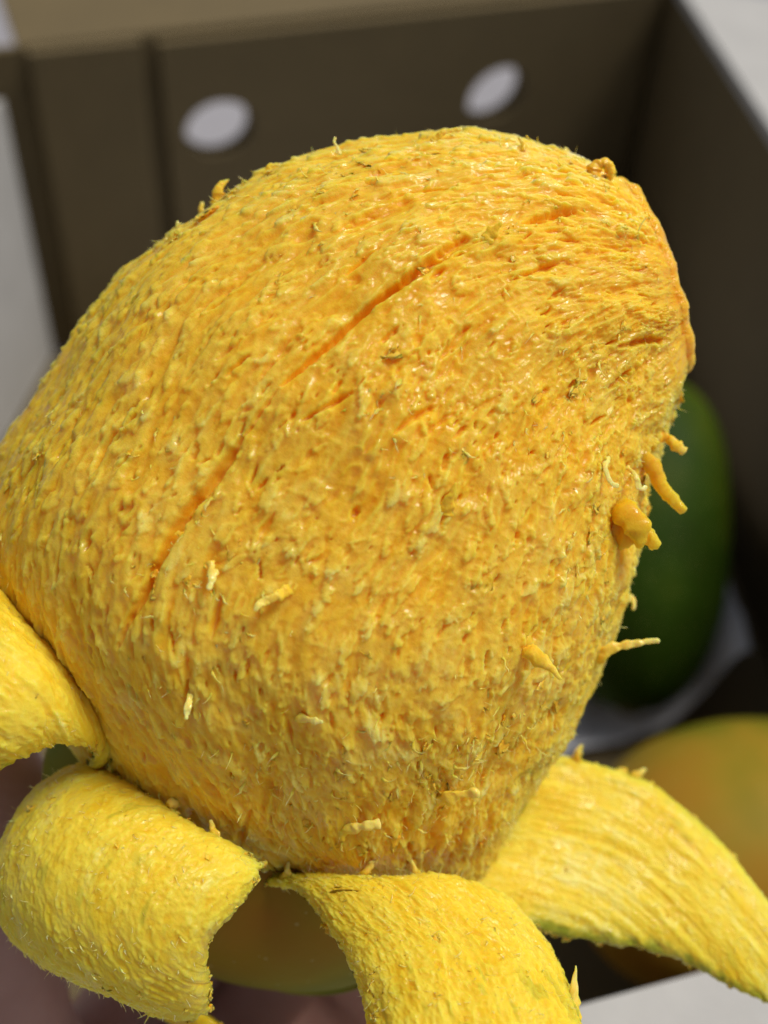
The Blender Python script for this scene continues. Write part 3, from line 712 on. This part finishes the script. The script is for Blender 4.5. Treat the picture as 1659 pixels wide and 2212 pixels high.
def strip(top, bottom, left, right, nu, nv, bulge, thick, grain, seed, jag, greens, nfib, skinmat, label=None, streak=1.0, tone=0.0, soft=1.0):
    """peel strip as a patch between four edges; flesh side faces the lens side, skin on the other"""
    u = np.linspace(0, 1, nu)[:, None, None]; v = np.linspace(0, 1, nv)[None, :, None]
    a = edge3(top, nu)[:, None]; b = edge3(bottom, nu)[:, None]; c = edge3(left, nv)[None]; d = edge3(right, nv)[None]
    B = (1 - v) * a + v * b + (1 - u) * c + u * d - ((1 - u) * (1 - v) * a[:1] + u * (1 - v) * a[-1:] + (1 - u) * v * b[:1] + u * v * b[-1:])
    def normals(B):
        q = np.cross(np.gradient(B, axis=0), np.gradient(B, axis=1)); q /= np.linalg.norm(q, axis=2, keepdims=True) + 1e-12
        if ((q @ FW).mean()) > 0: q = -q
        return q
    N0 = normals(B); uu, vv = u[..., 0] + 0 * v[..., 0], v[..., 0] + 0 * u[..., 0]
    B = B + N0 * (bulge * (4 * uu * (1 - uu)) ** 0.6 * (4 * vv * (1 - vv)) ** 0.6)[..., None]
    N = normals(B); N_ = N
    du = np.gradient(B, axis=0); dv = np.gradient(B, axis=1)
    lu, lv = np.linalg.norm(du, axis=2), np.linalg.norm(dv, axis=2)
    su, sv = np.cumsum(lu, 0), np.cumsum(lv, 1)
    if grain == 'v': g1, g2 = sv, su
    else: g1, g2 = su, sv
    z = 0 * su + seed * 3.7
    # torn edges: jagged in the plane of the strip
    eu = np.minimum(uu, 1 - uu) * nu; ev = np.minimum(vv, 1 - vv) * nv
    jn = fbm(su * 900, sv * 900, z, 3, seed + 5)
    ju = np.where(uu < 0.5, -1, 1) * np.exp(-eu / 11) * jag * (0.4 + 1.6 * jn); jv = np.where(vv < 0.5, -1, 1) * np.exp(-ev / 11) * jag * (0.4 + 1.6 * jn)
    B = B + du / lu[..., None] * ju[..., None] + dv / lv[..., None] * jv[..., None]
    rag = fbm(g1 * 1000, g2 * 1500, z, 3, seed + 1)
    h = 0.00022 * fbm(g1 * 120, g2 * 260, z, 2, seed + 2) + 0.00028 * streak * fbm(g1 * 160, g2 * 1100, z, 2, seed + 3)
    sp = 1 - 2 * np.abs(noise(g1 * 900, g2 * 1400, z, seed + 4))
    h += 0.00007 * sp + 0.00012 * rag + 0.00009 * noise(g1 * 3000, g2 * 3300, z, seed + 9)
    h = h * soft; plus = np.zeros_like(h)
    for _ in range(int(nfib * 1.6 * soft)):
        i, j = int(rng.integers(nu)), int(rng.integers(nv)); la = 0.0002 + 0.0007 * rng.random() ** 2.5; lb = la * rng.uniform(0.25, 0.6)
        if grain == 'u': la2, lb2 = la, lb
        else: la2, lb2 = lb, la
        ri, rj = int(1.3 * la2 / lu[i, j]) + 1, int(1.3 * lb2 / lv[i, j]) + 1
        i0, i1, j0, j1 = max(0, i - ri), min(nu, i + ri + 1), max(0, j - rj), min(nv, j + rj + 1)
        x = ((np.arange(i0, i1) - i) * lu[i, j] / la2)[:, None]; y = ((np.arange(j0, j1) - j) * lv[i, j] / lb2)[None]
        m = 1 - x * x - y * y + 1.5 * rag[i0:i1, j0:j1]
        np.maximum(plus[i0:i1, j0:j1], sstep(0, 0.3, m) * rng.uniform(0.00004, 0.00012), out=plus[i0:i1, j0:j1])
    h = h + plus
    lay = 0.50 + tone + 0.20 * fbm(g1 * 200, g2 * 700, z, 2, seed + 6) + plus * 900 + 0.1 * sp + 0.12 * noise(g1 * 60, g2 * 60, z, seed + 7)
    gr = np.zeros_like(h)
    for side, wdt, amt in greens:
        q = {'u0': uu, 'u1': 1 - uu, 'v0': vv, 'v1': 1 - vv}[side]
        gr = np.maximum(gr, amt * sstep(wdt, 0, q + 0.5 * wdt * rag))
    gr = np.maximum(gr, 0.35 * sstep(0.42, 0.75, noise(g1 * 500, g2 * 1300, z, seed + 8)) * sstep(0.0, 0.5, noise(g1 * 90, g2 * 90, z, seed + 10)))
    top_ = B + N * h[..., None]
    bd = np.concatenate([np.arange(nv), np.arange(1, nu) * nv + nv - 1, (nu - 1) * nv + np.arange(nv - 2, -1, -1), np.arange(nu - 2, 0, -1) * nv])
    T0 = top_.reshape(-1, 3); Nn = N.reshape(-1, 3); cen = T0.mean(0)
    r1 = T0[bd] - Nn[bd] * thick * 0.5; r2 = T0[bd] - Nn[bd] * thick
    nb = len(bd); n0 = nu * nv; k = np.arange(nb); kn = (k + 1) % nb
    s1 = np.stack([bd, n0 + k, n0 + kn, bd[kn]], -1); s2 = np.stack([n0 + k, n0 + nb + k, n0 + nb + kn, n0 + kn], -1)
    V = np.concatenate([T0, r1, r2]); F = np.concatenate([grid_faces(nu, nv), s1, s2])
    L = np.concatenate([lay.ravel(), lay.ravel()[bd] - 0.05, lay.ravel()[bd] - 0.1]); G = np.concatenate([gr.ravel(), np.maximum(gr.ravel()[bd], 0.15), np.maximum(gr.ravel()[bd], 0.75)])
    q0 = F[(nu // 2) * (nv - 1) + nv // 2]
    if np.cross(V[q0[1]] - V[q0[0]], V[q0[2]] - V[q0[0]]) @ N[nu // 2, nv // 2] < 0: F = F[:, ::-1]
    o = link('peel_strip', mesh_np('peel_strip', V, F, {'layer': np.clip(L, 0, 1), 'green': G}, orient=False), PULP, mango)
    if label: o['label'] = label
    # skin: thin sheet on the far side
    st = 4; Bs = (B - N * thick)[::st, ::st]; Ns = N[::st, ::st]; mu, mv = Bs.shape[:2]
    Bs2 = Bs - Ns * 0.0004
    bq = np.concatenate([np.arange(mv), np.arange(1, mu) * mv + mv - 1, (mu - 1) * mv + np.arange(mv - 2, -1, -1), np.arange(mu - 2, 0, -1) * mv])
    m0 = mu * mv; F2 = grid_faces(mu, mv); sk = np.stack([bq, bq + m0, np.roll(bq, -1) + m0, np.roll(bq, -1)], -1)
    so = link('skin', mesh_np('skin', np.concatenate([Bs.reshape(-1, 3), Bs2.reshape(-1, 3)]), np.concatenate([F2, F2[:, ::-1] + m0, sk])), skinmat, o)
    # shreds on the face and along the torn edges
    it = []
    for _ in range(nfib):
        if rng.random() < 0.16:
            q = int(bd[int(rng.integers(nb))]); i, j = q // nv, q % nv
            out = (B[i, j] - cen); yaw = rng.normal(0, 0.5); tvv = out; nv_ = N[i, j]; ln = 0.0003 + 0.0006 * rng.random() ** 2.5; stub = 2.01; ln *= 1.5
        else:
            mg = min(14, nv // 3, nu // 3); i, j = int(rng.integers(mg, nu - mg)), int(rng.integers(mg, nv - mg)); tvv = (du if grain == 'u' else dv)[i, j]; nv_ = N[i, j]; yaw = rng.normal(0, 0.6); ln = 0.00022 + 0.0007 * rng.random() ** 3; stub = 2.01 if rng.random() < 0.12 else 1.9
        it.append((top_[i, j] - nv_ * 0.00006, frame(nv_, tvv / np.linalg.norm(tvv), yaw), ln, stub * max(0.0008, ln * rng.uniform(0.7, 1.3)), int(rng.integers(NFB)) if stub < 2 else NFB + int(rng.integers(16))))
    stuff(it, o, 0.15)
    return o

SK = SKIN_HELD
# left strip, arching out of the picture
strip(top=[(-190, 1120, .118), (-60, 1215, .1155), (8, 1300, .1155), (65, 1385, .1155), (118, 1480, .116), (170, 1550, .1165), (205, 1600, .118), (222, 1640, .120)],
      bottom=[(-260, 1770, .112), (-120, 1735, .109), (0, 1662, .1085), (55, 1628, .110), (110, 1607, .112), (165, 1602, .1145), (200, 1620, .118), (218, 1650, .1205)],
      left=[(-190, 1120, .118), (-260, 1400, .107), (-260, 1770, .112)], right=[(222, 1640, .120), (220, 1645, .1203), (218, 1650, .1205)],
      nu=230, nv=200, bulge=0.004, thick=0.0013, grain='u', seed=21, jag=0.00006, greens=[('v1', 0.14, 0.95), ('u0', 0.5, 0.35)], nfib=160, skinmat=SK, label='left peel strip arching out of the frame', streak=1.2, tone=-0.05)
# left centre strip, curling over towards the viewer
strip(top=[(150, 1668, .1245), (178, 1652, .1205), (235, 1668, .1175), (330, 1722, .1145), (420, 1782, .1125), (500, 1822, .1115), (566, 1862, .112)],
      bottom=[(118, 2070, .1260), (145, 2072, .1215), (205, 2100, .118), (280, 2140, .1155), (345, 2185, .114), (400, 2200, .1132), (441, 2190, .1135)],
      left=[(150, 1668, .1245), (78, 1765, .1230), (36, 1870, .1215), (34, 1950, .1215), (66, 2015, .1235), (118, 2070, .1260)],
      right=[(566, 1862, .112), (545, 1915, .1098), (505, 1970, .1085), (462, 2020, .1085), (444, 2080, .1098), (452, 2140, .112), (441, 2190, .1135)],
      nu=300, nv=260, bulge=0.0052, thick=0.0014, grain='v', seed=22, jag=0.0008, greens=[('u0', 0.20, 0.7)], nfib=620, skinmat=SK, label='left centre peel strip curled over with torn ragged edges', streak=0.1)
# centre strip, hanging towards the viewer
strip(top=[(560, 1908, .1205), (610, 1892, .1185), (690, 1884, .1165), (790, 1892, .1150), (880, 1898, .1150), (950, 1912, .1165), (1002, 1932, .1185)],
      bottom=[(800, 2290, .1020), (900, 2340, .0985), (1050, 2360, .0975), (1180, 2340, .0995), (1268, 2300, .1035)],
      left=[(560, 1908, .1205), (622, 1912, .1185), (672, 1955, .1160), (722, 2025, .1130), (760, 2100, .1095), (790, 2190, .1055), (800, 2290, .1020)],
      right=[(1002, 1932, .1185), (1090, 1965, .1190), (1160, 2030, .1175), (1205, 2095, .1150), (1236, 2165, .1105), (1262, 2240, .1060), (1268, 2300, .1035)],
      nu=300, nv=260, bulge=0.0035, thick=0.0014, grain='v', seed=23, jag=0.0005, greens=[('u1', 0.09, 0.9)], nfib=420, skinmat=SK, label='centre peel strip hanging towards the viewer', streak=0.7, tone=0.03)
# right strip, reaching out to the right behind
strip(top=[(1120, 1625, .1370), (1215, 1632, .1375), (1300, 1655, .1375), (1385, 1682, .1370), (1475, 1742, .1355), (1565, 1828, .1335), (1640, 1922, .1315), (1760, 2070, .1290)],
      bottom=[(940, 1990, .1270), (1060, 2000, .1275), (1180, 2010, .1280), (1290, 2036, .1280), (1400, 2050, .1280), (1500, 2088, .1275), (1600, 2140, .1270), (1760, 2215, .1265)],
      left=[(1120, 1625, .1370), (1020, 1800, .1340), (940, 1990, .1270)], right=[(1760, 2070, .1290), (1765, 2150, .1275), (1760, 2215, .1265)],
      nu=330, nv=220, bulge=0.0026, thick=0.0014, grain='u', seed=24, jag=0.0005, greens=[('v1', 0.085, 1.0)], nfib=260, skinmat=SK, label='right peel strip with long pale fibres reaching out to the right', streak=1.6, tone=0.10, soft=0.55)
# loose tail below the left centre strip
strip(top=[(330, 2150, .128), (400, 2175, .127), (470, 2215, .126), (560, 2290, .126)], bottom=[(320, 2190, .131), (380, 2215, .130), (440, 2255, .129), (520, 2330, .129)],
      left=[(330, 2150, .128), (325, 2170, .1295), (320, 2190, .131)], right=[(560, 2290, .126), (540, 2310, .1275), (520, 2330, .129)],
      nu=80, nv=30, bulge=0.0006, thick=0.001, grain='u', seed=25, jag=0.0001, greens=[('v1', 0.3, 0.4)], nfib=24, skinmat=SK, label='narrow peel tail below the left centre strip', tone=-0.3)
# torn spikes standing on the strip edges
def spike(pts, w, zs, tone=(0.3, 0.8), name='flesh_fibre', flat=0.6):
    Q = np.array([P(x, y, z) for (x, y), z in zip(pts, zs)]); n = 12; c = arc_spline(Q, n); u = np.linspace(0, 1, n)
    ww = np.interp(u, np.linspace(0, 1, len(w)), w) * zs[0] / FPX
    tg = np.gradient(c, axis=0); tg /= np.linalg.norm(tg, axis=1, keepdims=True)
    yv = np.cross(-FW, tg); yv /= np.linalg.norm(yv, axis=1, keepdims=True); zv = np.cross(tg, yv); q = np.linspace(0, 2 * math.pi, 8, endpoint=False)
    V = c[:, None] + (ww / 2)[:, None, None] * (np.cos(q)[None, :, None] * yv[:, None] + flat * np.sin(q)[None, :, None] * zv[:, None])
    V = V.reshape(-1, 3); V = V + np.stack([noise(V[:, 0] * 2600, V[:, 1] * 2600, V[:, 2] * 2600, 260 + k_) for k_ in (0, 1, 2)], 1) * 0.3 * np.repeat(ww, 8)[:, None]
    link(name, mesh_np(name, V, grid_faces(n, 8, True), {'layer': np.repeat(np.linspace(*tone, n), 8)}, orient=False), FIBRE, mango)
spike([(1246, 2210), (1240, 2150), (1244, 2085)], [22, 18, 3], [.1085, .1095, .110], (0.4, 0.9))
spike([(615, 1900), (620, 1880), (624, 1862)], [30, 18, 4], [.1185, .1175, .117])
spike([(785, 1900), (795, 1875), (806, 1858)], [30, 20, 10], [.1155, .1150, .1145])
spike([(905, 1912), (900, 1890), (889, 1858)], [34, 16, 6], [.1155, .1150, .1145])
spike([(1085, 1972), (1072, 1955), (1064, 1948)], [18, 12, 5], [.1190, .1185, .1185])
spike([(465, 1810), (458, 1785), (455, 1770)], [26, 16, 6], [.1120, .1120, .1120])
spike([(370, 1750), (372, 1735), (378, 1728)], [30, 26, 14], [.1140, .1135, .1135])
spike([(235, 1672), (238, 1660), (234, 1650)], [14, 9, 5], [.1175, .1170, .1170])
spike([(1245, 1645), (1250, 1625), (1258, 1608)], [26, 14, 6], [.1375, .137, .137])
spike([(1365, 1680), (1380, 1672), (1396, 1662)], [24, 15, 6], [.137, .137, .137])
spike([(440, 2120), (452, 2112), (458, 2106)], [18, 12, 5], [.112, .112, .112])

# ------------------------------------------------------------------ the hand
def hand():
    J = []; E = []; R = []
    def add(px, py, z, r, par=None):
        J.append(tuple(P(px, py, z))); R.append(r)
        if par is not None: E.append((par, len(J) - 1))
        return len(J) - 1
    palm = add(330, 2620, .176, .021)
    wrist = add(250, 3050, .176, .022, palm); arm = add(180, 3600, .182, .026, wrist)
    heel = add(160, 2560, .166, .017, palm)
    t1 = add(-10, 2330, .153, .0125, heel); t2 = add(-38, 2030, .1455, .0102, t1); t3 = add(-36, 1770, .1445, .0098, t2); t4 = add(-38, 1570, .1450, .0090, t3); add(150, 2240, .168, .0125, heel)
    roots = [(230, 2330, .174, .0155), (430, 2330, .180, .0135), (620, 2350, .184, .0125), (800, 2420, .186, .0115)]
    tips = [[(300, 2170, .178, .0092), (420, 2010, .176, .0085), (520, 1900, .172, .0075)],
            [(520, 2190, .184, .0092), (640, 2020, .180, .0088), (740, 1890, .173, .0075)],
            [(720, 2190, .187, .0090), (830, 2030, .182, .0085), (890, 1900, .174, .0072)],
            [(880, 2260, .187, .0080), (940, 2110, .182, .0074), (970, 2010, .175, .0064)]]
    for r, ts in zip(roots, tips):
        p = add(*r, palm)
        for q in ts: p = add(*q, p)
    me = bpy.data.meshes.new('hand'); me.from_pydata(J, E, []); me.update()
    o = bpy.data.objects.new('hand', me); COL.objects.link(o)
    sk = o.modifiers.new('skin', 'SKIN'); sk.use_smooth_shade = True
    sv = me.skin_vertices[0].data if me.skin_vertices else None
    if sv is None:
        bpy.context.view_layer.objects.active = o
        sv = me.skin_vertices.new().data if hasattr(me.skin_vertices, 'new') else None
    for q, r in zip(sv, R): q.radius = (r, r)
    sv[0].use_root = True
    ss = o.modifiers.new('sub', 'SUBSURF'); ss.levels = 3; ss.render_levels = 3
    dg = bpy.context.evaluated_depsgraph_get(); m2 = bpy.data.meshes.new_from_object(o.evaluated_get(dg)); m2.name = 'hand'
    bpy.data.objects.remove(o)
    n = len(m2.vertices); co = np.empty(n * 3, np.float32); m2.vertices.foreach_get('co', co); co = co.reshape(-1, 3)
    no = np.empty(n * 3, np.float32); m2.vertices.foreach_get('normal', no); no = no.reshape(-1, 3)
    q = co * 130; d = 0.0005 * fbm(q[:, 0], q[:, 1], q[:, 2], 3, 77); co += no * d[:, None]
    m2.vertices.foreach_set('co', co.ravel()); m2.polygons.foreach_set('use_smooth', np.ones(len(m2.polygons), bool)); m2.update()
    o = link('hand', m2, HAND)
    tag(o, 'bare hand in the shade holding the peeled mango from below, thumb up on its left', 'hand')
    # thumb nail, on the outer side of the tip
    bm = bmesh.new(); bmesh.ops.create_uvsphere(bm, u_segments=20, v_segments=12, radius=1)
    c = P(-112, 1700, .1440); ax = P(-40, 1640, .1425) - P(-48, 1790, .1425); ax /= np.linalg.norm(ax)
    nn = c - P(-44, 1700, .1425); nn -= ax * (nn @ ax); nn /= np.linalg.norm(nn); bb = np.cross(ax, nn)
    for v in bm.verts:
        w = ax * v.co.x * 0.0062 + bb * v.co.y * 0.0050 + nn * (v.co.z * 0.0012 - 0.0022 * v.co.y ** 2)
        v.co = Vector(P(-44, 1700, .1425) + nn * 0.0078 + w)
    m3 = bpy.data.meshes.new('nail'); bm.to_mesh(m3); bm.free()
    for p in m3.polygons: p.use_smooth = True
    m3.flip_normals()
    link('nail', m3, NAIL, o)
    return o
hand()
